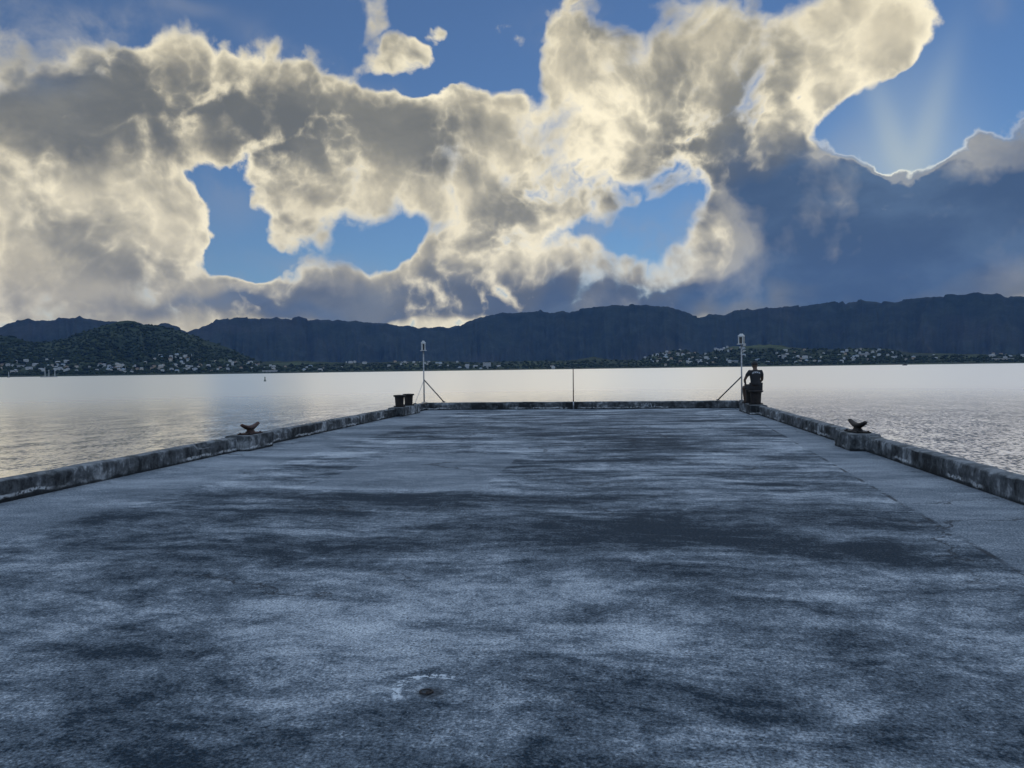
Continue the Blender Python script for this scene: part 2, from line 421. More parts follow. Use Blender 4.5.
# ================================================================== land
def sky_of(pts):
    az, h = [], []
    for x, y in pts:
        a, e = px_azel(x, y); az.append(a); h.append(math.tan(e))
    return np.array(az), np.array(h)
FAR = sky_of([(-400, 318), (-200, 300), (-60, 326), (0, 327), (10, 321.5), (18, 318.5), (51, 319), (80, 316), (102, 319), (130, 321), (157, 324), (165, 322.3), (175, 325), (187, 331), (193, 330), (200, 326.6), (206, 325), (212, 322), (216, 318),
              (226, 318.5), (238, 317.5), (259, 316.5), (288, 318), (317, 318), (346, 319.5), (376, 321.7), (388, 323), (399, 325.3), (410, 324.4), (421, 326), (434, 327), (449, 326), (464, 323.7), (474, 320), (484, 316), (493, 313),
              (507, 312), (520, 312), (535, 310.5), (555, 311), (576, 309.5), (589, 307.5), (603, 305), (617, 303.5), (644, 304), (660, 304.5), (671, 306), (682, 310.5), (690, 313), (699, 315.5), (706, 315), (712, 313.5), (718, 314.3), (725, 314), (730, 311),
              (734, 308.6), (753, 307.5), (768, 307), (790, 306), (809, 304), (831, 302), (851, 300), (879, 301), (906, 298.5), (934, 295), (962, 293.5), (978, 292), (998, 293.5), (1024, 296), (1100, 290), (1250, 300), (1500, 305)])
HILL = sky_of([(-400, 340), (-150, 332), (-40, 334), (0, 336.5), (15, 338), (30, 343), (51, 342), (60, 341), (71, 338), (80, 334), (89, 331), (100, 327.5), (109, 325.2), (119, 322), (127, 321), (135, 321.8), (142, 325), (157, 326.6), (167, 328.5),
               (178, 331), (190, 335), (203, 340), (216, 344), (229, 348.5), (245, 356), (262, 363), (280, 366.5), (300, 370), (320, 380)])
LOW = sky_of([(-400, 372), (200, 368), (250, 363), (275, 361.5), (300, 361), (350, 363), (420, 361), (480, 362), (530, 361), (570, 360.5), (592, 357), (612, 360), (640, 360), (652, 355), (668, 351), (685, 350), (700, 355), (712, 352), (730, 347),
              (745, 345.5), (760, 344.5), (780, 346), (800, 348), (840, 350), (868, 347.5), (885, 349), (910, 353), (960, 354), (1024, 355), (1100, 350), (1400, 345)])

def S(t): t = np.clip(t, 0, 1); return t * t * (3 - 2 * t)
_jr = np.random.RandomState(12)
_JA = np.cumsum(_jr.uniform(0.15, 0.62, 420)) - 85; _JH = _jr.uniform(-1, 1, 420) ** 3 * 0.0024
_JB = np.cumsum(_jr.uniform(0.05, 0.20, 1400)) - 85; _JI = _jr.uniform(-1, 1, 1400) * 0.0006
def h_far(az, r):
    H = np.interp(az, *FAR)
    A = az * 180 / math.pi
    H = H + (np.interp(A, _JA, _JH) + np.interp(A, _JB, _JI) + (fbm(A * 1.4, A * 0, 2, 3) - 0.5) * 0.0012) * np.clip((r - 5200) / 1800, 0, 1)
    rc = 7200 + 500 * (fbm(A * 0.12, A * 0, 2, 5) - 0.5)
    rf = 3900.0
    t = (r - rf) / (rc - rf)
    warp = 1.1 * fbm(A * 0.5, r / 900.0, 3, 8)
    spur = ridged(A * 0.42 + warp, r / 6000.0, 4, 11)
    flute = ridged(A * 2.6 + 0.6 * warp, r / 2500.0, 3, 21)
    prof = 0.10 * S(t / 0.5) + 0.90 * np.clip((t - 0.42) / 0.58, 0, 1) ** 1.5
    env = np.clip(t, 0, 1) * np.clip(1.06 - t, 0, 1) * 4
    h = H * rc * (prof - env * (0.20 * (1 - spur) * 2 + 0.09 * (1 - flute) * 2))
    h = h + 26 * env * (fbm(A * 6, r / 160.0, 4, 31) - 0.5)
    back = H * rc * (1 - np.clip((r - rc) / 1500, 0, 1) * 0.6)
    h = np.where(r > rc, back, h)
    return np.where(t < 0, ZW - 3 + (t * 30), h)
def h_hill(az, r):
    H = np.interp(az, *HILL)
    A = az * 180 / math.pi
    rs, rc = 2380.0, 3500.0
    t = (r - rs) / (rc - rs)
    spur = ridged(A * 0.55 + 1.6 * fbm(A * 0.7, r / 500.0, 3, 41), r / 1500.0, 4, 43)
    env = np.clip(t, 0, 1) * np.clip(1.08 - t, 0, 1) * 4
    top = H * rc + CAM.z
    h = top * (0.12 * S(t / 0.25) + 0.88 * np.clip((t - 0.15) / 0.85, 0, 1) ** 1.15) - env * np.maximum(top, 0) * 0.24 * (1 - spur)
    h = h + 9 * env * (fbm(A * 8, r / 90.0, 4, 47) - 0.5) + (fbm(A * 9, r / 60.0, 3, 49) - 0.5) * 6 * S(t)
    h = np.where(r > rc, top * (1 - np.clip((r - rc) / 900, 0, 1) * 0.8), h)
    h = h + S(t * 12) * 2.4 - (t < 0) * 1.0
    return np.where((az > HILL[0][-1]) | (t < 0), ZW - 3, np.where(np.interp(az, *HILL) < 0, np.minimum(h, 2.0), h))
def h_low(az, r):
    H = np.interp(az, *LOW)
    A = az * 180 / math.pi
    rs = 2560.0 + 120 * (fbm(A * 0.5, A * 0, 3, 61) - 0.5)
    rc = 3500.0
    t = (r - rs) / (rc - rs)
    top = np.maximum(H * rc + CAM.z, 4)
    env = np.clip(t, 0, 1) * np.clip(1.08 - t, 0, 1) * 4
    h = ZW + 3.2 * S(t * 14) + (top - 1.4) * S(t) ** 1.1 + env * top * 0.35 * (fbm(A * 1.6, r / 300.0, 4, 63) - 0.5)
    h = np.where(r > rc, top * (1 - np.clip((r - rc) / 600, 0, 1) * 0.9), h)
    return np.where(t < 0, ZW - 3, h)

def polar_mesh(name, fn, a0, a1, na, rr, mat):
    az = np.linspace(a0, a1, na); AA, RR = np.meshgrid(az, rr, indexing='ij')
    Z = fn(AA, RR)
    co = np.stack([RR * np.sin(AA), RR * np.cos(AA), Z], -1).reshape(-1, 3)
    nr = len(rr)
    i, j = np.meshgrid(np.arange(na - 1), np.arange(nr - 1), indexing='ij')
    k = (i * nr + j).ravel()
    quads = np.stack([k, k + nr, k + nr + 1, k + 1], -1)
    me = bpy.data.meshes.new(name)
    me.from_pydata(co.tolist(), [], quads[:, ::-1].tolist())
    return link(name, me, mat, smooth=True)

def land_mat(name, c1, c2, c3, sc):
    m, t, bs = M_new(name)
    g = t.n('ShaderNodeTexCoord').outputs['Object']
    n1 = t.noise(g, sc, 7, 0.62); n2 = t.noise(g, sc * 0.22, 3, 0.5); n3 = t.noise(g, sc * 6, 3, 0.6)
    c = t.mix(t.ss(n1, 0.36, 0.66), c1, c2)
    c = t.mix(t.ss(n2, 0.48, 0.72, 0, 0.7), c, c3)
    c = t.mix(t.ss(n3, 0.4, 0.6, 0, 0.45), c, (0.012, 0.018, 0.01))
    t.put(bs.inputs['Base Color'], c)
    bs.inputs['Roughness'].default_value = 0.95; bs.inputs['Specular IOR Level'].default_value = 0.1
    fl = t.noise(t.mapping(g, sc=(1, 1, .18)), sc * 1.6, 5, 0.65)
    c2 = t.mix(t.ss(fl, 0.42, 0.60, 0, 0.6), c, t.v('MULTIPLY', c, (1.35, 1.35, 1.4)))  # paler vertical streaks put the lit relief of the slopes into the colour
    t.put(bs.inputs['Base Color'], c2)
    bump(t, bs, n1, 18.0, 0.8)
    return m
mount_mat = land_mat('mountain_forest', (0.011, 0.018, 0.018), (0.024, 0.032, 0.027), (0.032, 0.032, 0.030), 0.006)
hill_mat = land_mat('hill_forest', (0.012, 0.021, 0.013), (0.034, 0.047, 0.023), (0.060, 0.070, 0.034), 0.014)
low_mat = land_mat('shore_land', (0.014, 0.022, 0.012), (0.034, 0.046, 0.022), (0.07, 0.09, 0.04), 0.02)
rr_far = np.concatenate([np.linspace(3850, 5200, 14), np.linspace(5280, 7600, 44), np.linspace(7800, 9500, 5)])
tag(polar_mesh('mountains', h_far, math.radians(-80), math.radians(70), 2100, rr_far, mount_mat), 'long steep mountain ridge across the bay', kind='structure')
tag(polar_mesh('hill', h_hill, math.radians(-72), HILL[0][-1] - 0.001, 520, np.concatenate([[2370], np.linspace(2381, 3560, 60), np.linspace(3600, 4500, 6)]), hill_mat), 'green wooded hill behind the town on the left', kind='structure')
tag(polar_mesh('coast', h_low, math.radians(-40), math.radians(70), 900, np.concatenate([[2480], np.linspace(2500, 3540, 46), np.linspace(3600, 4200, 4)]), low_mat), 'low wooded coast with small rises across the bay', kind='structure')

_ta = np.radians(np.arange(-52.0, 45.0, 0.08)); _tr = np.linspace(2385, 5200, 520)
_TA, _TR = np.meshgrid(_ta, _tr, indexing='ij')
_TH = np.maximum(h_hill(_TA, _TR), h_low(_TA, _TR))
def hit(x, y):
    a, e = px_azel(x, y)
    i = int(round((a - _ta[0]) / (_ta[1] - _ta[0])))
    if i < 0 or i >= len(_ta): return None
    hh = _TH[i]
    k = np.nonzero((hh > CAM.z + _tr * math.tan(e)) & (hh > ZW))[0]
    if len(k) == 0: return None
    r = float(_tr[k[0]])
    return Vector((r * math.sin(a), r * math.cos(a), float(hh[k[0]])))

# woods along the shore and over the slopes: nobody could count these crowns
rng = random.Random(4)
leaf_far, t, bs = M_new('far_foliage')
oi = t.n('ShaderNodeTexCoord').outputs['Object']
n = t.noise(oi, 0.05, 5, 0.7)
t.put(bs.inputs['Base Color'], t.mix(t.ss(n, 0.35, 0.65), (0.008, 0.014, 0.009), (0.030, 0.042, 0.020)))
bs.inputs['Roughness'].default_value = 0.9; bs.inputs['Specular IOR Level'].default_value = 0.1
ico = bmesh.new(); bmesh.ops.create_icosphere(ico, subdivisions=1, radius=1.0)
iv = np.array([v.co[:] for v in ico.verts]); ifc = np.array([[v.index for v in f.verts] for f in ico.faces]); ico.free()
def woods(name, zones, label, seed):
    rg = np.random.RandomState(seed); V = []; F = []; k = 0
    for (x0, x1, y0, y1, n, s0, s1) in zones:
        for q in range(n):
            x = rg.uniform(x0, x1); yy = (376 - (x / 1024) * 14)
            p = hit(x, yy - rg.uniform(y0, y1))
            if p is None: continue
            s = rg.uniform(s0, s1)
            vv = iv * (1 + rg.uniform(-0.35, 0.35, (len(iv), 1))) * np.array([s * rg.uniform(.8, 1.5), s * rg.uniform(.8, 1.5), s * rg.uniform(.6, 1.1)])
            V.append(vv + np.array([p.x, p.y, p.z + s * 0.35])); F.append(ifc + k); k += len(iv)
    me = bpy.data.meshes.new(name); me.from_pydata(np.concatenate(V).tolist(), [], np.concatenate(F).tolist())
    o = link(name, me, leaf_far); tag(o, label, 'woods', kind='stuff')
woods('hillside_woods', [(-120, 262, 0.2, 3, 700, 2.5, 5), (-120, 262, 2, 22, 1300, 3.5, 7), (0, 250, 12, 50, 2600, 3, 6)], 'dark trees covering the town and hillside on the left', 5)
woods('shoreline_woods', [(255, 1200, 0.2, 2.2, 1200, 2.5, 5), (255, 1100, 1.5, 7, 1400, 3, 6.5), (640, 900, 4, 16, 900, 3, 6.5)], 'dark trees along the low far shore', 6)

# ------------------------------------------------------------------ houses
def wallmat(name, c): return simple_mat(name, c, tuple(q * 0.85 for q in c[:3]), 0.5, 0.8, bd=0)
W_ = [wallmat('wall_white', (0.46, 0.46, 0.45)), wallmat('wall_cream', (0.46, 0.42, 0.36)), wallmat('wall_grey', (0.42, 0.44, 0.46)), wallmat('wall_tan', (0.40, 0.31, 0.22))]
R_ = [wallmat('roof_pale', (0.36, 0.37, 0.38)), wallmat('roof_grey', (0.22, 0.23, 0.25)), wallmat('roof_brown', (0.13, 0.085, 0.065)), wallmat('roof_blue', (0.25, 0.33, 0.42))]
G_ = simple_mat('window_glass', (0.03, 0.04, 0.05), (0.05, 0.06, 0.07), 1.0, 0.15, bd=0)
def house_mesh(name, w, d, h, rh, wm, rm, storeys=1):
    bm = bmesh.new()
    bm_box(bm, -w / 2, w / 2, -d / 2, d / 2, -8, h)
    for f in bm.faces: f.material_index = 0
    n0 = len(bm.faces)
    e = 0.6
    A = [bm.verts.new(p) for p in ((-w / 2 - e, -d / 2 - e, h), (w / 2 + e, -d / 2 - e, h), (w / 2 + e, d / 2 + e, h), (-w / 2 - e, d / 2 + e, h), (-w / 2 + w * .18, 0, h + rh), (w / 2 - w * .18, 0, h + rh))]
    for idx in ((0, 1, 5, 4), (1, 2, 5), (2, 3, 4, 5), (3, 0, 4), (3, 2, 1, 0)):
        bm.faces.new([A[i] for i in idx]).material_index = 1
    for s in range(storeys):
        z0 = 1.0 + s * 2.9
        nwin = max(2, int(w / 3.5))
        for k in range(nwin):
            cx = -w / 2 + (k + .5) * w / nwin
            for sg in (-1, 1):
                r = [bm.verts.new((cx + a, sg * (d / 2 + 0.04), z0 + b)) for a, b in ((-.7, 0), (.7, 0), (.7, 1.3), (-.7, 1.3))]
                bm.faces.new(r if sg < 0 else r[::-1]).material_index = 2
    me = bpy.data.meshes.new(name); bm.to_mesh(me); bm.free()
    for mm in (wm, rm, G_): me.materials.append(mm)
    return me
HM = []
for i, (w, d, h, rh, a, b, s) in enumerate([(14, 9, 3.2, 2.0, 0, 0, 1), (12, 9, 5.8, 1.8, 0, 1, 2), (16, 10, 3.4, 2.2, 1, 0, 1), (11, 9, 5.8, 2.0, 1, 2, 2), (18, 11, 3.4, 2.2, 0, 3, 1), (13, 10, 6.0, 2.0, 2, 1, 2), (20, 11, 5.8, 1.6, 0, 0, 2), (12, 10, 3.2, 2.4, 3, 2, 1)]):
    HM.append(house_mesh('house', w, d, h, rh, W_[a], R_[b], s))
def face_cam(p): return math.atan2(-p.x, p.y)
nh = 0
def houses(n, boxes, label, group, seed):
    rg = random.Random(seed); made = 0; tries = 0; pts = []
    while made < n and tries < n * 20:
        tries += 1
        x0, x1, y0, y1 = rg.choice(boxes)
        x = rg.uniform(x0, x1); y = rg.uniform(y0, y1)
        p = hit(x, y)
        if p is None or any((p.xy - q).length < 12 for q in pts): continue
        pts.append(p.xy.copy())
        o = bpy.data.objects.new('house', rg.choice(HM)); COL.objects.link(o)
        o.location = (p.x, p.y, p.z + rg.uniform(2.0, 3.5)); o.rotation_euler = (0, 0, face_cam(p) + rg.choice((0, 0, 1.57)) + rg.uniform(-.5, .5))
        s = rg.uniform(0.5, 0.95); o.scale = (s, s, s)
        tag(o, label, 'house', group); made += 1
houses(62, [(0, 40, 362, 374), (40, 140, 362, 374), (60, 140, 366, 373.5), (0, 60, 360, 372), (100, 140, 364, 372)], 'small pale house in the town at the foot of the far green hill', 'houses at the foot of the green hill', 1)
houses(62, [(140, 200, 358, 373), (150, 230, 362, 373), (170, 260, 366, 373), (160, 190, 354, 362), (228, 260, 361, 368)], 'small pale house climbing the right-hand slope of the far green hill', 'houses on the right slope of the green hill', 2)
houses(42, [(262, 330, 366, 371), (330, 440, 361, 370), (400, 560, 365, 369), (340, 460, 361, 364)], 'small house on the low flat shore under the middle of the mountain ridge', 'houses on the low middle shore', 3)
houses(44, [(642, 702, 350, 363), (655, 695, 350, 356), (645, 715, 358, 366)], 'small pale house on the far knoll left of the right-hand light pole', 'houses on the knoll', 4)
houses(75, [(700, 780, 352, 364), (780, 900, 350, 363), (840, 880, 348, 362), (712, 745, 345, 352), (780, 850, 355, 363)], 'small pale house on the rise around and right of the right-hand light pole', 'houses on the right-hand rise', 5)
houses(13, [(900, 970, 354, 361.5), (990, 1024, 355, 360)], 'small pale house at the far right end of the opposite shore', 'houses at the right end of the shore', 6)

def big_block(x, y, w, h, d, st, label, wm=0, rm=0):
    p = hit(x, y)
    if p is None: return
    root = empty('building', (p.x, p.y, p.z - 0.5), face_cam(p))
    bm = bm_box(bmesh.new(), -w / 2, w / 2, -d / 2, d / 2, -3, h); from_bm('wall', bm, W_[wm], root)
    bm = bm_box(bmesh.new(), -w / 2 - .8, w / 2 + .8, -d / 2 - .8, d / 2 + .8, h, h + 0.9); from_bm('roof', bm, R_[rm], root)
    for s in range(st):
        z = 1.0 + s * (h - 1) / st
        bm = bmesh.new()
        for k in range(int(w / 4)):
            cx = -w / 2 + (k + .5) * w / int(w / 4)
            bm_box(bm, cx - 1.3, cx + 1.3, -d / 2 - 0.05, -d / 2 + .2, z, z + 1.5)
        from_bm('window', bm, G_, root)
    tag(root, label, 'building')
big_block(487, 366.5, 30, 15, 18, 4, 'white four-storey block on the shore under the mountain saddle, tallest building there')
big_block(19, 367.5, 34, 7, 16, 2, 'long white building near the water at the far left end of the shore')
big_block(270, 372.0, 46, 5, 14, 1, 'long low white shed at the water edge below the right end of the green hill', 0, 0)
big_block(1003, 360.2, 60, 6, 16, 2, 'long pale low building by the water at the right edge of the view', 1, 0)
big_block(784, 358.5, 16, 14, 14, 4, 'tall pale block among the houses right of the seated person', 0, 1)
big_block(864, 356.0, 34, 9, 15, 3, 'large pale stepped building highest in the right-hand town', 0, 0)
big_block(736, 362.8, 40, 8, 14, 2, 'wide white building at the shore just left of the right-hand light pole', 0, 3)
# ================================================================== pier
m, t, bs = M_new('deck_concrete')
g = t.n('ShaderNodeTexCoord').outputs['Object']
gx, gy, gz = t.xyz(g)
wp = t.v('SUBTRACT', t.noise(g, 0.7, 3, 0.5, color=True), (0.5, 0.5, 0.5))
gw = t.v('MULTIPLY_ADD', wp, (0.9, 0.9, 0.0), g)
# big stains, then long brushed streaks running across the pier
big = t.noise(t.mapping(gw, rot=(0, 0, math.radians(14)), sc=(0.75, 1.1, 1)), 0.62, 9, 0.66)
str_ = t.noise(t.mapping(gw, rot=(0, 0, math.radians(-5)), sc=(0.40, 1.05, 1)), 1.0, 9, 0.66)
str2 = t.noise(t.mapping(g, rot=(0, 0, math.radians(9)), sc=(0.35, 2.2, 1)), 1.6, 5, 0.6)
far = t.ss(gy, 4.0, 10.0)
near_far = t.ss(gy, 2.5, 13.0, 0.030, -0.022)
st = t.mix(far, big, str_)
st = t.m('ADD', t.m('MULTIPLY', st, 0.8), t.m('MULTIPLY', str2, t.m('MULTIPLY_ADD', far, 0.12, 0.10)))
st = t.m('ADD', st, t.m('MULTIPLY', t.m('SUBTRACT', t.noise(g, 15, 5, 0.7), 0.5), 0.26))
st = t.m('ADD', st, t.m('MULTIPLY', t.m('SUBTRACT', t.noise(t.mapping(gw, sc=(.7, 1.1, 1)), 3.9, 7, 0.68), 0.5), 0.34))
scr = t.noise(t.mapping(gw, rot=(0, 0, math.radians(24)), sc=(0.30, 3.4, 1)), 1.5, 6, 0.7)
st = t.m('ADD', st, t.m('MULTIPLY', t.m('SUBTRACT', scr, 0.5), t.ss(t.noise(g, 0.45, 2), 0.40, 0.60, 0.03, 0.26)))
# areas that carry more black growth, and areas that are worn clean
def spot(x, y, rx, ry, rot=0):
    q = t.mapping(gw, (x, y, 0), (0, 0, math.radians(rot)), (rx, ry, 1), 'TEXTURE')
    a, b, c = t.xyz(q)
    return t.m('POWER', 0.5, t.m('ADD', t.m('MULTIPLY', a, a), t.m('MULTIPLY', b, b)))
acc = 0.0
for (x, y, rx, ry, rot, k) in DECK_SPOTS:
    acc = t.m('MULTIPLY_ADD', spot(x, y, rx, ry, rot), k * 0.95, acc)
st = t.m('ADD', t.m('ADD', st, acc), near_far)
# smoother poured strips along both kerbs and one patched rectangle
wob = t.m('MULTIPLY', t.m('SUBTRACT', t.noise(g, 1.3, 4, 0.6), 0.5), 0.25)
jr = t.m('SUBTRACT', gx, t.m('MULTIPLY_ADD', gy, 0.055, 2.36))
jl = t.m('SUBTRACT', -5.25, gx)
strip = t.m('MAXIMUM', t.ss(t.m('ADD', jr, t.m('MULTIPLY', wob, 0.5)), -0.01, 0.05), t.ss(t.m('MULTIPLY_ADD', wob, 2.0, jl), -0.10, 0.15, 0, .9))
px_ = t.m('MULTIPLY', t.ss(gx, -3.9, -3.84), t.m('SUBTRACT', 1.0, t.ss(gx, -1.66, -1.62)))
py_ = t.m('MULTIPLY', t.ss(t.m('ADD', gy, wob), 8.8, 8.95), t.m('SUBTRACT', 1.0, t.ss(gy, 12.6, 12.7)))
patch = t.m('MULTIPLY', px_, py_)
calm = t.m('MAXIMUM', strip, t.m('MULTIPLY', patch, 0.9))
st = t.mix(calm, st, t.m('MULTIPLY_ADD', st, 0.32, 0.345))
st = t.m('MULTIPLY_ADD', t.m('SUBTRACT', t.noise(g, 48, 5, 0.8), 0.5), 0.42, st)
val = t.ss(st, 0.362, 0.640, kind='LINEAR')
c = t.mix(t.ss(val, 0.02, 0.56, kind='LINEAR'), (0.010, 0.020, 0.031), (0.128, 0.152, 0.178))
c = t.mix(t.ss(val, 0.45, 1.0, kind='LINEAR'), c, (0.355, 0.380, 0.405))
# aggregate grain, pits, pale flecks
gr = t.noise(g, 75, 5, 0.75)
c = t.mix(1.0, c, t.comb(*[t.ss(gr, 0.32, 0.68, 0.15, 2.0, 'LINEAR')] * 3), 'MULTIPLY', True)
pit = t.voro(g, 38.0, 0)
pitm = t.m('MULTIPLY', t.ss(pit, 0.10, 0.24, 1, 0), t.ss(t.noise(g, 3.0, 3), 0.46, 0.62))
c = t.mix(t.m('MULTIPLY', pitm, 0.75), c, (0.018, 0.022, 0.028))
fl = t.ss(t.voro(t.mapping(g, loc=(3.3, 1.7, 0)), 22.0, 0), 0.03, 0.08, 1, 0)
c = t.mix(t.m('MULTIPLY', fl, t.ss(t.noise(g, 2.2, 3), 0.5, 0.65, 0, 0.65)), c, (0.42, 0.45, 0.48))
# hairline cracks
ck = t.voro(t.v('MULTIPLY_ADD', t.v('SUBTRACT', t.noise(g, 2.4, 5, 0.65, color=True), (0.5, 0.5, 0.5)), (0.9, 0.9, 0), g), 0.33, 0, feature='DISTANCE_TO_EDGE')
ckm = t.m('MULTIPLY', t.ss(ck, 0.0015, 0.006, 1, 0), t.ss(t.noise(g, 0.5, 2), 0.5, 0.6))
# joint lines
jm = t.ss(t.m('ABSOLUTE', t.m('ADD', jr, t.m('MULTIPLY', wob, 0.12))), 0.012, 0.03, 1, 0)
ckm = t.m('MAXIMUM', ckm, t.m('MULTIPLY', jm, t.ss(t.noise(g, 1.7, 4, 0.7), 0.42, 0.58)))
c = t.mix(t.m('MULTIPLY', ckm, 0.8), c, (0.02, 0.024, 0.03))
pitd = t.v('LENGTH', t.v('MULTIPLY_ADD', wp, (0.12, 0.12, 0), t.v('SUBTRACT', g, (-0.85, 3.26, 0.0))))
c = t.mix(t.m('MULTIPLY', t.ss(pitd, 0.035, 0.075, 1, 0), 0.75), c, (0.02, 0.024, 0.03))
# pale scuffed arc round the old fitting
ra = t.v('SUBTRACT', g, (-0.86, 3.30, 0.0))
rl = t.v('LENGTH', t.v('MULTIPLY_ADD', wp, (0.10, 0.10, 0), ra))
arc = t.m('MULTIPLY', t.ss(t.m('ABSOLUTE', t.m('SUBTRACT', rl, 0.15)), 0.012, 0.035, 1, 0), t.ss(t.noise(g, 26, 4, 0.7), 0.47, 0.55))
rx_, ry_, rz_ = t.xyz(ra)
arc = t.m('MULTIPLY', arc, t.ss(t.m('SUBTRACT', ry_, t.m('MULTIPLY', rx_, 1.3)), -0.03, 0.06))
c = t.mix(t.m('MULTIPLY', arc, 0.9), c, (0.50, 0.54, 0.58))
c = t.mix(t.m('MULTIPLY', t.ss(t.noise(g, 52, 3, 0.8), 0.50, 0.62), 0.06), c, (0.42, 0.46, 0.50))
t.put(bs.inputs['Base Color'], c)
bs.inputs['Roughness'].default_value = 0.92; bs.inputs['Specular IOR Level'].default_value = 0.12
hh = t.m('ADD', t.m('MULTIPLY', gr, 1.0), t.m('MULTIPLY', t.noise(g, 9, 5, 0.65), 2.0))
hh = t.m('SUBTRACT', hh, t.m('MULTIPLY', t.m('MAXIMUM', pitm, ckm), 1.4))
bump(t, bs, hh, 0.006, 0.9)
deck_mat = m

XL, XR, YE, YB = -6.85, 3.95, 26.62, -45.0
OL, OR = 0.23, 0.22
KH = 0.25
bm = bmesh.new()
bm_box(bm, XL - OL + .004, XR + OR - .004, YB, YE + 0.226, -0.9, 0.0)
deck = from_bm('pier_deck', bm, deck_mat); tag(deck, 'stained concrete deck of the pier', kind='structure')
side_mat = simple_mat('quay_side', (0.10, 0.11, 0.115), (0.22, 0.23, 0.23), 1.4, 0.9, bd=0.01)
bm = bmesh.new(); bm_box(bm, XL - OL + .15, XR + OR - .15, YB + .1, YE + 0.1, -4.0, -0.903)
tag(from_bm('pier_base', bm, side_mat), 'concrete base of the pier', kind='structure')

# kerb concrete: grime, runs of lime, pale chipped line low down
m, t, bs = M_new('kerb_concrete')
g = t.n('ShaderNodeTexCoord').outputs['Object']
gx, gy, gz = t.xyz(g)
runs = t.noise(t.mapping(g, sc=(7.0, 7.0, 0.9)), 1.0, 6, 0.68)
blot = t.noise(g, 1.1, 6, 0.62)
blot2 = t.noise(g, 6.5, 7, 0.68)
v = t.m('ADD', t.m('MULTIPLY', runs, 0.32), t.m('ADD', t.m('MULTIPLY', blot, 0.65), t.m('MULTIPLY', blot2, 0.48)))
v = t.ss(v, 0.645, 0.92, kind='LINEAR')
c = t.mix(t.ss(v, 0.0, 0.5, kind='LINEAR'), (0.020, 0.023, 0.026), (0.095, 0.105, 0.115))
c = t.mix(t.ss(v, 0.45, 0.95, kind='LINEAR'), c, (0.40, 0.42, 0.44))
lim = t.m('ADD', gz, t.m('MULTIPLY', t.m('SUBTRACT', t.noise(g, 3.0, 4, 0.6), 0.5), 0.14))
line = t.m('MULTIPLY', t.ss(t.m('ABSOLUTE', t.m('SUBTRACT', lim, 0.055)), 0.008, 0.028, 1, 0), t.ss(t.noise(g, 0.8, 3, 0.6), 0.50, 0.60))
line = t.m('MULTIPLY', line, t.ss(t.noise(g, 22, 4, 0.7), 0.40, 0.55))
c = t.mix(t.m('MULTIPLY', line, 0.85), c, (0.50, 0.52, 0.54))
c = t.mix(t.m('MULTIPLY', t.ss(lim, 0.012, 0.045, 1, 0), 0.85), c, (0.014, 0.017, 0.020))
rust = t.m('MULTIPLY', t.ss(t.voro(g, 0.55, 0), 0.06, 0.13, 1, 0), t.ss(blot2, 0.45, 0.6))
c = t.mix(rust, c, (0.09, 0.035, 0.02))
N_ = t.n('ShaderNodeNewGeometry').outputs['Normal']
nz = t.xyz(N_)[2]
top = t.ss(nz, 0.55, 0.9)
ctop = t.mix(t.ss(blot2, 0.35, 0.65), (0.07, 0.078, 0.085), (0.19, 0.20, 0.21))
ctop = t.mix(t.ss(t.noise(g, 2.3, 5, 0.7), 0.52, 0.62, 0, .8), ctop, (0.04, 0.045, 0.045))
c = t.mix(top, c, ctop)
t.put(bs.inputs['Base Color'], c); bs.inputs['Roughness'].default_value = 0.93; bs.inputs['Specular IOR Level'].default_value = 0.15
bump(t, bs, t.m('ADD', blot2, t.m('MULTIPLY', t.noise(g, 40, 5, 0.7), 0.4)), 0.02, 0.9)
kerb_mat = m

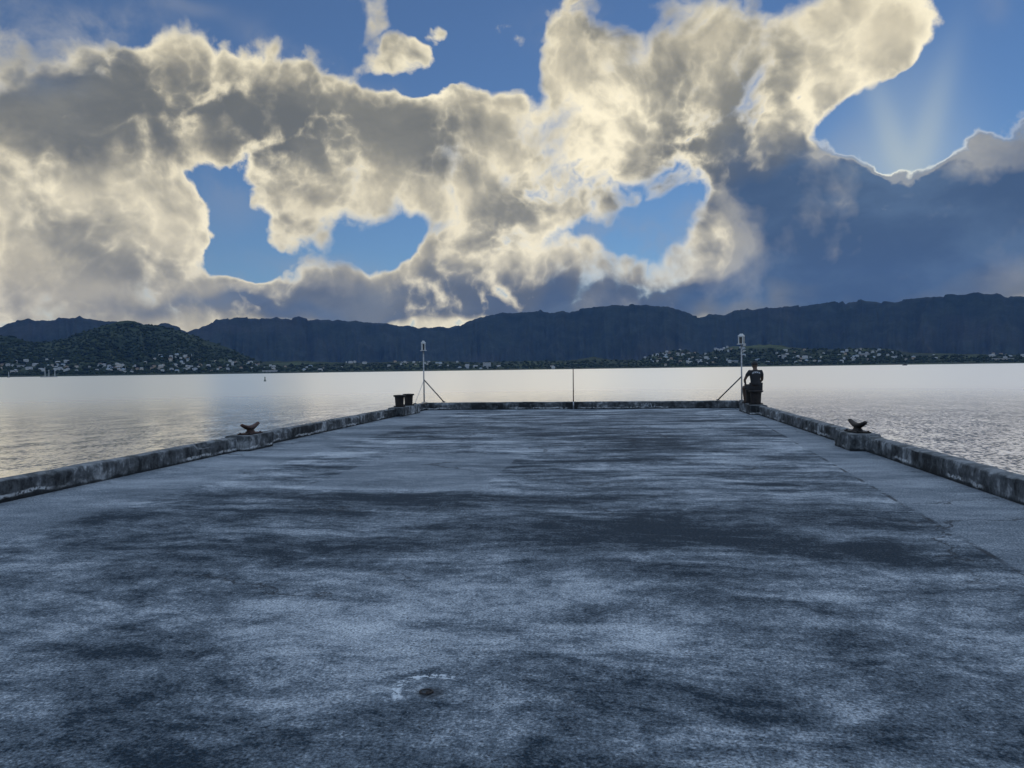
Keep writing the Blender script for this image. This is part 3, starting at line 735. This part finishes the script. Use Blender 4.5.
def kerb(p0, p1, wid, hgt, seed, side, label, step=0.09):
    """Cast kerb swept from p0 to p1; side = +1 when its outer face lies to the right of the run."""
    p0, p1 = Vector(p0), Vector(p1); L = (p1 - p0).length; d = (p1 - p0) / L
    nrm = Vector((d.y, -d.x, 0)) * side
    prof = [(0, -.02), (0, .03), (0, .075), (0, .12), (0, .165), (0.002, .205), (0.008, hgt - .022), (0.03, hgt - .002), (wid * .35, hgt + .003), (wid * .65, hgt + .003), (wid - .03, hgt - .003), (wid - .006, hgt - .03), (wid, hgt - .09), (wid, -.30), (wid * .5, -.02 if False else -.30 + .0)]
    prof = prof[:-1]
    n = int(L / step) + 1
    s = np.linspace(0, L, n)
    V = []
    for j, (u, z) in enumerate(prof):
        du = (fbm(s * 2.2, j * 0.6, 4, seed) - 0.5) * 0.030 + (fbm(s * 3.5, j * 1.3, 2, seed + 5) - 0.5) * 0.012
        dz = (fbm(s * 1.6, j * 0.2, 4, seed + 9) - 0.5) * 0.020
        chip = np.clip(fbm(s * 3.1, 0, 3, seed + 13) - 0.66, 0, 1) * 0.25 if 5 <= j <= 7 else 0
        if j in (0, 12): dz = dz * 0
        w = 1.0 if j < 11 else 0.3
        V.append((u + du * w + chip, z + (dz if j > 4 else 0) - chip))
    co = np.zeros((n, len(prof), 3))
    for j, (u, z) in enumerate(V):
        co[:, j, 0] = p0.x + d.x * s + nrm.x * u; co[:, j, 1] = p0.y + d.y * s + nrm.y * u; co[:, j, 2] = z
    K = len(prof); F = []
    for i in range(n - 1):
        for j in range(K):
            a, b = i * K + j, i * K + (j + 1) % K
            q = (a, b, b + K, a + K)
            F.append(q if side < 0 else q[::-1])
    F.append(tuple(range(K)) if side > 0 else tuple(range(K))[::-1]); F.append(tuple(range((n - 1) * K, n * K))[::-1] if side > 0 else tuple(range((n - 1) * K, n * K)))
    me = bpy.data.meshes.new('kerb_wall'); me.from_pydata(co.reshape(-1, 3).tolist(), [], F)
    o = link('kerb_wall', me, kerb_mat, smooth=True)
    me.set_sharp_from_angle(angle=math.radians(50))
    tag(o, label, 'kerb wall'); return o
kl = kerb((XL, YB, 0), (XL, YE + .22, 0), OL, KH, 3, -1, 'low weathered concrete kerb wall along the left edge of the pier')
kr = kerb((XR, YB, 0), (XR, YE + .22, 0), OR, KH, 7, 1, 'low stained concrete kerb wall along the right edge of the pier')
ke = kerb((XL + .012, YE, 0), (XR - .012, YE, 0), 0.2, KH + 0.006, 11, -1, 'low dark concrete kerb wall closing the far end of the pier')
def pedestal(x0, x1, y0, y1, parent, seed):
    bm = bmesh.new(); bm_box(bm, x0, x1, y0, y1, -0.015, KH + 0.022)
    bmesh.ops.subdivide_edges(bm, edges=bm.edges[:], cuts=7, use_grid_fill=True)
    for v in bm.verts:
        k = (float(fbm(v.co.y * 5 + v.co.x * 3, v.co.z * 6 + v.co.x * 4, 3, seed)) - .5)
        cx, cy = (x0 + x1) / 2, (y0 + y1) / 2
        v.co.x += (0.02 * k) * (1 if v.co.x > cx else -1); v.co.y += 0.02 * k * (1 if v.co.y > cy else -1)
        if v.co.z > .1: v.co.z += 0.006 * k
    bmesh.ops.bevel(bm, geom=[e for e in bm.edges if e.calc_face_angle(0) > 1.2], offset=0.012, segments=2, affect='EDGES')
    return from_bm('pedestal', bm, kerb_mat, parent)
pedestal(XL - OL - .03, -6.63, 13.05, 14.0, kl, 31)
pedestal(XL - OL - .03, -6.63, 22.95, 25.0, kl, 32)
pedestal(3.72, XR + OR + .03, 13.2, 14.15, kr, 33)
pedestal(3.72, XR + OR + .03, 22.95, 25.0, kr, 34)
# painted scribble on the end kerb
paint = simple_mat('faded_paint', (0.30, 0.33, 0.36), (0.12, 0.14, 0.16), 30, 0.9, bd=0, lo=.45, hi=.7)
bm = bmesh.new()
def stroke(x0, z0, x1, z1, w=0.022):
    a, b = Vector((x0, YE - .026, z0)), Vector((x1, YE - .026, z1))
    bm_tube(bm, a, b, w / 2, seg=5)
for s in [(.80, .05, .87, .20), (.87, .20, .95, .05), (.83, .10, .92, .10), (1.02, .20, 1.06, .06), (1.06, .06, .98, .045), (1.16, .06, 1.16, .14), (1.16, .18, 1.16, .2), (.70, .12, .74, .16)]:
    stroke(s[0], s[1], s[2], s[3])
for v in bm.verts: v.co.y = YE - .020 + (v.co.y - YE + .026) * .25
from_bm('painted_letters', bm, paint, ke)

# ================================================================== ironwork
iron = simple_mat('rusty_iron', (0.018, 0.012, 0.011), (0.060, 0.028, 0.022), 9, 0.8, 0.2, 0.004, .38, .62)
iron_d = simple_mat('dark_iron', (0.006, 0.006, 0.007), (0.018, 0.013, 0.012), 8, 0.75, 0.2, 0.004)
def cleat(loc, rz, label, mat, flip=1):
    root = empty('mooring_cleat', loc, rz)
    bm = bmesh.new(); bm_box(bm, -.33, .33, -.17, .17, 0, .035, .012)
    plate = from_bm('base_plate', bm, mat, root)
    for sx in (-1, 1):
        for sy in (-1, 1):
            b = bmesh.new(); bm_tube(b, (sx * .27, sy * .12, .034), (sx * .27, sy * .12, .062), .026, seg=6); from_bm('bolt', b, mat, plate)
    # waisted stem with two upswept horns, swept as one body
    bm = bmesh.new()
    secs = []
    pts = [(-.40, .315, .035, .036), (-.385, .305, .046, .046), (-.30, .262, .055, .052), (-.20, .225, .070, .060), (-.10, .195, .085, .072), (0, .185, .09, .078),
           (.10, .195, .085, .072), (.20, .225, .070, .060), (.30, .262, .055, .052), (.385, .305, .046, .046), (.40, .315, .035, .036)]
    S_ = 14
    for i, (x, z, ry, rz_) in enumerate(pts):
        x2, z2 = (pts[i + 1][0], pts[i + 1][1]) if i < len(pts) - 1 else (x, z)
        x1, z1 = (pts[i - 1][0], pts[i - 1][1]) if i else (x, z)
        T = Vector((x2 - x1, 0, z2 - z1)).normalized(); U = Vector((-T.z, 0, T.x))
        secs.append([bm.verts.new(Vector((x, 0, z)) + Vector((0, 1, 0)) * (ry * math.cos(2 * math.pi * k / S_)) + U * (rz_ * math.sin(2 * math.pi * k / S_))) for k in range(S_)])
    for a, b in zip(secs[:-1], secs[1:]):
        for k in range(S_): bm.faces.new((a[k], a[(k + 1) % S_], b[(k + 1) % S_], b[k]))
    bm.faces.new(secs[0][::-1]); bm.faces.new(secs[-1])
    bmesh.ops.recalc_face_normals(bm, faces=bm.faces[:])
    from_bm('horns', bm, mat, root, smooth=True)
    bm = bmesh.new()
    rings = []
    for z, rx, ry in ((.03, .20, .12), (.055, .165, .10), (.10, .125, .078), (.15, .115, .07), (.20, .14, .07)):
        rings.append([bm.verts.new((rx * math.cos(2 * math.pi * k / 20), ry * math.sin(2 * math.pi * k / 20), z)) for k in range(20)])
    for a, b in zip(rings[:-1], rings[1:]):
        for k in range(20): bm.faces.new((a[k], a[(k + 1) % 20], b[(k + 1) % 20], b[k]))
    bm.faces.new(rings[0][::-1]); bm.faces.new(rings[-1])
    from_bm('stem', bm, mat, root, smooth=True)
    root.scale = (.82, .74, .60)
    tag(root, label, 'cleat'); return root
cleat((-6.86, 13.55, KH + .024), math.radians(90), 'rusty two-horned mooring cleat on the left kerb wall', iron)
cleat((3.97, 13.68, KH + .024), math.radians(96), 'dark two-horned mooring cleat on the right kerb wall', iron_d)

def bitt(loc, label, seed, s=1.0):
    root = empty('mooring_bollard', loc)
    bm = bmesh.new(); bm_lathe(bm, [(.205, 0), (.205, .025), (.19, .03)], 28); from_bm('base_flange', bm, iron_d, root, smooth=False)
    bm = bmesh.new(); bm_lathe(bm, [(.150, .02), (.146, .06), (.150, .20), (.160, .33), (.166, .36)], 28); from_bm('post', bm, iron_d, root, smooth=True)
    bm = bmesh.new(); bm_lathe(bm, [(.16, .355), (.205, .368), (.212, .385), (.208, .408), (.185, .42), (.05, .428)], 28); from_bm('cap', bm, iron_d, root, smooth=False)
    for k in range(6):
        a = k * math.pi / 3 + seed
        b = bmesh.new(); bm_tube(b, (.178 * math.cos(a), .178 * math.sin(a), .024), (.178 * math.cos(a), .178 * math.sin(a), .048), .016, seg=6); from_bm('bolt', b, iron_d, root)
    root.scale = (s, s, s)
    tag(root, label, 'bollard', 'bollards in pairs at the far corners'); return root
bz = KH + .023
bitt((-6.87, 23.42, bz), 'dark iron bollard at the far left corner, the nearer one of its pair', .2, .9)
bitt((-6.87, 24.47, bz), 'dark iron bollard at the far left corner, the farther one of its pair, half hidden', .5, .9)
bitt((3.97, 23.50, bz), 'dark iron bollard at the far right corner that the person sits on', .1)
bitt((3.97, 24.50, bz), 'dark iron bollard at the far right corner, hidden behind the one sat on', .7)

# ------------------------------------------------------------------ light poles
galv = simple_mat('galvanised_steel', (0.22, 0.23, 0.25), (0.34, 0.35, 0.37), 14, 0.5, 0.5, 0.0)
dsteel = simple_mat('dark_steel', (0.045, 0.045, 0.05), (0.09, 0.08, 0.075), 14, 0.6, 0.4, 0.0)
whitem = simple_mat('lantern_white', (0.36, 0.38, 0.40), (0.48, 0.49, 0.50), 12, 0.5, 0, 0.0)
darkg = simple_mat('lantern_glass', (0.010, 0.012, 0.016), (0.02, 0.022, 0.028), 3, 0.12, 0, 0.0)
def light_pole(loc, top, rz, w, braces, label):
    w = w * .80
    root = empty('light_pole', loc)
    bm = bmesh.new(); bm_tube(bm, (0, 0, 0), (0, 0, top - .36), .026, .022, 12); from_bm('pole', bm, galv, root, smooth=True)
    bm = bmesh.new(); bm_box(bm, -.09, .09, -.09, .09, 0.001, .016, .004); from_bm('base_plate', bm, galv, root)
    for a, b, r, mt in braces:
        bm = bmesh.new(); bm_tube(bm, a, b, r, seg=8); from_bm('brace', bm, mt, root, smooth=True)
        bm = bmesh.new(); e = Vector(b); bm_box(bm, e.x - .05, e.x + .05, e.y - .04, e.y + .04, e.z - .012, e.z + .02, .004); from_bm('brace_foot', bm, dsteel, root)
    lan = bmesh.new(); h = w / 2; z0 = top - .36
    # frame: floor tray, four corner posts, head ring
    bm_box(lan, -h - .035, h + .035, -h - .035, h + .035, z0, z0 + .022)
    for sx in (-1, 1):
        for sy in (-1, 1):
            bm_box(lan, sx * h - .018 * sx - .018, sx * h - .018 * sx + .018, sy * h - .018 * sy - .018, sy * h - .018 * sy + .018, z0 + .024, z0 + .25)
    bm_box(lan, -h - .004, h + .004, -h - .004, h + .004, z0 + .252, z0 + .285)
    L = from_bm('lantern', lan, whitem, root); L.rotation_euler = (0, 0, rz)
    c = bmesh.new()
    r1 = [c.verts.new((sx * (h + .012), sy * (h + .012), z0 + .288)) for sx, sy in ((-1, -1), (1, -1), (1, 1), (-1, 1))]
    r2 = [c.verts.new((sx * h * .55, sy * h * .55, z0 + .335)) for sx, sy in ((-1, -1), (1, -1), (1, 1), (-1, 1))]
    r3 = [c.verts.new((sx * h * .45, sy * h * .45, z0 + .36)) for sx, sy in ((-1, -1), (1, -1), (1, 1), (-1, 1))]
    for A, B in ((r1, r2), (r2, r3)):
        for k in range(4): c.faces.new((A[k], A[(k + 1) % 4], B[(k + 1) % 4], B[k]))
    c.faces.new(r1[::-1]); c.faces.new(r3)
    from_bm('cap', c, whitem, L)
    for k in range(4):
        p = bmesh.new(); bm_box(p, -h + .034, h - .034, -h + .006, -h + .014, z0 + .03, z0 + .248)
        o = from_bm('pane', p, darkg, L); o.rotation_euler = (0, 0, k * math.pi / 2)
    bm = bmesh.new(); bm_tube(bm, (0, 0, z0 + .03), (0, 0, z0 + .2), .03, .025, 10); from_bm('lamp', bm, dsteel, L)
    tag(root, label, 'light pole'); return root
pz = KH + .012
light_pole((-6.93, YE + .11, pz), 2.47 - pz, math.radians(22), .17,
           [((.0, 0, .82), (.72, -.01, .02), .020, dsteel), ((0, 0, .80), (0.0, -1.25, .02), .008, galv)],
           'grey light pole with a small white lantern at the far left corner')
light_pole((4.05, YE + .05, pz), 2.50 - pz, math.radians(-24), .215,
           [((.0, 0, .80), (-.78, .03, .02), .022, dsteel)],
           'grey light pole with a white lantern beside the seated person')
# thin stake against the end kerb
root = empty('marker_stake', (-1.6, YE - .055, 0.0))
dwood = simple_mat('stake_brown', (0.05, 0.028, 0.024), (0.10, 0.06, 0.05), 12, .8, bd=0)
b = bmesh.new(); bm_tube(b, (0, 0, .262), (0.004, 0, 1.40), .019, .015, 8); from_bm('shaft', b, dwood, root, smooth=True)
b = bmesh.new(); bm_tube(b, (0, 0, 0.002), (0, 0, .262), .024, .022, 8); from_bm('sleeve', b, galv, root, smooth=True)
tag(root, 'thin dark upright stake standing against the middle of the end kerb wall', 'stake')

# old fitting set in the deck
root = empty('deck_fitting', (-0.86, 3.27, 0.0))
b = bmesh.new(); bm_lathe(b, [(.024, .001), (.022, .008), (.012, .012)], 14, .02, .01); from_bm('bolt', b, iron_d, root)
ring = bmesh.new()
for k in range(22):
    a, a2 = k * 2 * math.pi / 22, (k + 1) * 2 * math.pi / 22
    bm_tube(ring, (.036 * math.cos(a), .036 * math.sin(a), .015), (.036 * math.cos(a2), .036 * math.sin(a2), .015), .006, seg=6, caps=False)
from_bm('ring', ring, iron_d, root, smooth=True)
root.scale = (.75, .7, .4)
tag(root, 'small rusty ring fitting set in the deck inside a pale scuffed arc', 'deck fitting')

# ================================================================== person on the bollard
skin_m = simple_mat('skin', (0.055, 0.032, 0.023), (0.075, 0.044, 0.032), 6, .6, bd=0)
short_m = simple_mat('shorts_cloth', (0.014, 0.015, 0.018), (0.024, 0.025, 0.03), 30, .9, bd=0.001)
hair_m = simple_mat('cap_cloth', (0.010, 0.010, 0.012), (0.02, 0.02, 0.022), 30, .9, bd=0.001)
shoe_m = simple_mat('shoe', (0.02, 0.02, 0.02), (0.05, 0.05, 0.05), 20, .8, bd=0)
m, t, bs = M_new('shirt_cloth')
g = t.n('ShaderNodeTexCoord').outputs['Object']; gx, gy, gz = t.xyz(g)
arch = t.m('SUBTRACT', gz, t.m('MULTIPLY_ADD', t.m('MULTIPLY', gx, gx), -2.0, .525))
band = t.m('MULTIPLY', t.ss(t.m('ABSOLUTE', arch), .020, .026, 1, 0), t.ss(t.m('ABSOLUTE', gx), .115, .12, 1, 0))
band = t.m('MULTIPLY', band, t.ss(gy, -.03, -.01, 1, 0))
let = t.ss(t.noise(t.mapping(g, sc=(60, 1, 22)), 1.0, 1), .44, .5)
t.put(bs.inputs['Base Color'], t.mix(t.m('MULTIPLY', band, let), (0.012, 0.013, 0.017), (0.38, 0.40, 0.44)))
bs.inputs['Roughness'].default_value = .9; shirt_m = m

def skin_body(name, verts, edges, mat, parent, root_i=0, lv=2):
    me = bpy.data.meshes.new(name)
    me.from_pydata([v[:3] for v in verts], edges, [])
    o = link(name, me, mat, parent)
    md = o.modifiers.new('skin', 'SKIN'); md.use_smooth_shade = True; md.use_x_symmetry = False
    for i, v in enumerate(verts):
        r = v[3]; r = r if isinstance(r, tuple) else (r, r)
        me.skin_vertices[0].data[i].radius = r
        me.skin_vertices[0].data[i].use_root = (i == root_i)
    sb = o.modifiers.new('sub', 'SUBSURF'); sb.levels = lv; sb.render_levels = lv
    return o
P0 = empty('person', (3.975, 23.60, bz + .428), math.radians(6))
V = [(0, -.02, .09, (.118, .108)), (0, -.01, .22, (.135, .105)), (0, .0, .36, (.150, .105)), (0, -.005, .49, (.155, .100)), (0, .01, .575, (.085, .07)), (0, .03, .635, (.052, .055)),
     (0, .05, .70, (.066, .078)), (0, .052, .765, (.074, .090)), (0, .045, .815, (.055, .068)),
     (-.165, .0, .535, .060), (-.235, .01, .44, .050), (-.300, .04, .300, .040), (-.255, .17, .215, .034), (-.205, .285, .165, .026), (-.185, .345, .150, (.034, .018)),
     (.165, .0, .535, .060), (.205, .02, .42, .050), (.225, .08, .300, .040), (.185, .21, .215, .034), (.150, .305, .170, .026), (.135, .365, .155, (.034, .018)),
     (-.095, .03, .085, .095), (-.165, .22, .085, .078), (-.225, .42, .080, .058), (-.205, .46, -.08, .056), (-.185, .47, -.30, .040), (-.18, .465, -.375, .042), (-.20, .56, -.392, .036), (-.21, .65, -.398, .028),
     (.085, .03, .085, .085), (.115, .22, .080, .072), (.15, .42, .075, .056), (.16, .455, -.08, .056), (.155, .47, -.30, .040), (.155, .465, -.375, .042), (.17, .56, -.392, .036), (.175, .65, -.398, .028),
     (0, .135, .725, .012), (-.078, .055, .725, .014), (.078, .055, .725, .014)]
E = [(0, 1), (1, 2), (2, 3), (3, 4), (4, 5), (5, 6), (6, 7), (7, 8), (3, 9), (9, 10), (10, 11), (11, 12), (12, 13), (13, 14), (3, 15), (15, 16), (16, 17), (17, 18), (18, 19), (19, 20),
     (0, 21), (21, 22), (22, 23), (23, 24), (24, 25), (25, 26), (26, 27), (27, 28), (0, 29), (29, 30), (30, 31), (31, 32), (32, 33), (33, 34), (34, 35), (35, 36), (6, 37), (6, 38), (6, 39)]
# five fingers on each hand, lying over the thigh
for (h, w, sx) in ((14, 13, -1), (20, 19, 1)):
    hp, wp_ = Vector(V[h][:3]), Vector(V[w][:3]); d = (hp - wp_).normalized(); sd = d.cross(Vector((0, 0, 1))).normalized()
    for k, (off, ln) in enumerate(((-.030, .060), (-.010, .070), (.010, .066), (.029, .052))):
        a = hp + sd * off + d * .022; b = a + d * ln * .5 + Vector((0, 0, -.006)); c_ = b + d * ln * .5 + Vector((0, 0, -.024))
        i0 = len(V); V += [(*a, .0095), (*b, .009), (*c_, .0075)]; E += [(h, i0), (i0, i0 + 1), (i0 + 1, i0 + 2)]
    a = wp_ + (hp - wp_) * .45 + sd * (-.036 * sx * -1); b = a + d * .035 + sd * (.016 * sx); i0 = len(V)
    V += [(*a, .011), (*b, .009)]; E += [(h, i0), (i0, i0 + 1)]
body = skin_body('body', V, E, skin_m, P0)
shirt = skin_body('shirt', [(0, -.02, .10, (.170, .140)), (0, -.01, .22, (.150, .120)), (0, .0, .36, (.162, .120)), (0, -.005, .49, (.168, .114)), (0, .005, .575, (.098, .08)),
    (-.165, .0, .535, .073), (-.215, .005, .47, .066), (-.262, .022, .385, .058), (.165, .0, .535, .073), (.19, .012, .465, .066), (.208, .04, .375, .058)],
    [(0, 1), (1, 2), (2, 3), (3, 4), (3, 5), (5, 6), (6, 7), (3, 8), (8, 9), (9, 10)], shirt_m, P0)
shorts = skin_body('shorts', [(0, -.02, .09, (.145, .135)), (-.088, .03, .085, .100), (-.155, .20, .085, .094), (-.205, .355, .082, .078), (.082, .03, .085, .098), (.108, .20, .082, .090), (.14, .355, .078, .070)],
    [(0, 1), (1, 2), (2, 3), (0, 4), (4, 5), (5, 6)], short_m, P0)
for sx, vs in ((-1, [(-.182, .455, -.378, .050), (-.20, .56, -.385, .046), (-.212, .665, -.392, .034)]), (1, [(.156, .455, -.378, .050), (.17, .56, -.385, .046), (.177, .665, -.392, .034)])):
    skin_body('shoe', vs, [(0, 1), (1, 2)], shoe_m, P0)
cap = bmesh.new(); bmesh.ops.create_uvsphere(cap, u_segments=24, v_segments=14, radius=1.0)
bmesh.ops.delete(cap, geom=[v for v in cap.verts if v.co.z < -.35], context='VERTS')
for v in cap.verts: v.co = Vector((v.co.x * .092, .045 + v.co.y * .108, .762 + v.co.z * .090))
hairo = from_bm('cap', cap, hair_m, P0, smooth=True)
b = bmesh.new(); bmesh.ops.create_uvsphere(b, u_segments=20, v_segments=8, radius=1.0)
for v in b.verts: v.co = Vector((v.co.x * .075, .155 + v.co.y * .065, .765 + v.co.z * .008 - abs(v.co.x) * .012))
from_bm('visor', b, hair_m, hairo, smooth=True)
tag(P0, 'person in a black T-shirt and dark cap sitting on a bollard, seen from behind', 'person')

# ================================================================== on the water
def sail(az_px, r, mh, label, seed):
    a, e = px_azel(az_px, 370)
    root = empty('moored_sailboat', (r * math.sin(a), r * math.cos(a), ZW), a + 1.2 + seed)
    L = mh * .75
    bm = bmesh.new(); secs = []
    for k in range(9):
        u = k / 8; w = L * .14 * (math.sin(math.pi * min(1, u * .55 + .42)) ** 1.0) * (1 if u < .98 else .1) if u > 0 else L * .09
        x = -L / 2 + L * u
        secs.append([bm.verts.new((x, -w, L * .11 + .03 * L * u)), bm.verts.new((x, -w * .6, -L * .02)), bm.verts.new((x, w * .6, -L * .02)), bm.verts.new((x, w, L * .11 + .03 * L * u))])
    for p, q in zip(secs[:-1], secs[1:]):
        for j in range(4): bm.faces.new((p[j], p[(j + 1) % 4], q[(j + 1) % 4], q[j]))
    bm.faces.new(secs[0]); bm.faces.new(secs[-1][::-1]); bmesh.ops.recalc_face_normals(bm, faces=bm.faces[:])
    from_bm('hull', bm, W_[0], root)
    bm = bm_box(bmesh.new(), -L * .2, L * .15, -L * .07, L * .07, L * .115, L * .17, .05); from_bm('cabin', bm, W_[1], root)
    bm = bmesh.new(); bm_tube(bm, (0.05 * L, 0, L * .12), (0.05 * L, 0, mh), .55, .42, 8); from_bm('mast', bm, whitem, root)
    bm = bmesh.new(); bm_tube(bm, (0.04 * L, 0, L * .22), (-.36 * L, 0, L * .22), .2, .2, 6); from_bm('boom', bm, dsteel, root)
    tag(root, label, 'sailboat')
sail(44.5, 1500, 17, 'moored sailboat off the far left shore, tallest mast and leftmost of three close together', .1)
sail(48.5, 1520, 12.5, 'moored sailboat off the far left shore, middle of three close together, shorter mast', .5)
sail(54.5, 1540, 15.5, 'moored sailboat off the far left shore, rightmost of three close together', .9)
sail(8.5, 1700, 11, 'small moored sailboat alone nearest the left edge of the view', 1.3)
a, e = px_azel(905, 363)
root = empty('motor_boat', (1500 * math.sin(a), 1500 * math.cos(a), ZW), .2)
bm = bmesh.new(); A = [bm.verts.new(p) for p in ((-4, -1.3, 1.2), (2, -1.3, 1.3), (4.6, 0, 1.6), (2, 1.3, 1.3), (-4, 1.3, 1.2), (-4, -.9, -.2), (1.8, -.8, -.2), (3.6, 0, -.2), (1.8, .8, -.2), (-4, .9, -.2))]
for f in ((0, 1, 2, 3, 4), (9, 8, 7, 6, 5), (0, 5, 6, 1), (1, 6, 7, 2), (2, 7, 8, 3), (3, 8, 9, 4), (4, 9, 5, 0)): bm.faces.new([A[i] for i in f])
bmesh.ops.recalc_face_normals(bm, faces=bm.faces[:]); from_bm('hull', bm, dsteel, root)
bm = bm_box(bmesh.new(), -1.6, 1.2, -.9, .9, 1.25, 2.6, .15); from_bm('cabin', bm, dsteel, root)
tag(root, 'small dark motor boat low on the water off the right-hand shore', 'motor boat')
a, e = px_azel(265, 380)
root = empty('channel_buoy', (290 * math.sin(a), 290 * math.cos(a), ZW))
bo = simple_mat('buoy_green', (0.04, 0.07, 0.06), (0.07, 0.11, 0.09), 3, .6, bd=0)
bm = bmesh.new(); bm_lathe(bm, [(.30, -.3), (.42, 0), (.42, .25), (.30, .35)], 20); from_bm('float', bm, bo, root, smooth=True)
bm = bmesh.new(); bm_lathe(bm, [(.22, .34), (.17, .9), (.15, 1.25)], 16); from_bm('tower', bm, bo, root, smooth=True)
bm = bmesh.new(); bm_lathe(bm, [(.10, 1.25), (.24, 1.3), (.02, 1.75)], 12); from_bm('topmark', bm, bo, root)
tag(root, 'small green channel buoy floating on the left part of the bay', 'buoy')

# ================================================================== haze over the bay
HZ = True
if HZ:
    bm = bm_box(bmesh.new(), -9800, 9800, -600, 9900, -7.0, 1150)
    hm = bpy.data.materials.new('haze'); hm.use_nodes = True
    ht = NT(hm.node_tree); ho = ht.n('ShaderNodeOutputMaterial'); hv = ht.n('ShaderNodeVolumePrincipled')
    hv.inputs['Color'].default_value = (0.16, 0.40, 1.0, 1); hv.inputs['Density'].default_value = HAZE_D
    hv.inputs['Anisotropy'].default_value = 0.1
    ht.t.links.new(hv.outputs[0], ho.inputs['Volume'])
    tag(from_bm('haze', bm, hm), 'thin blue air haze over the bay', kind='stuff')
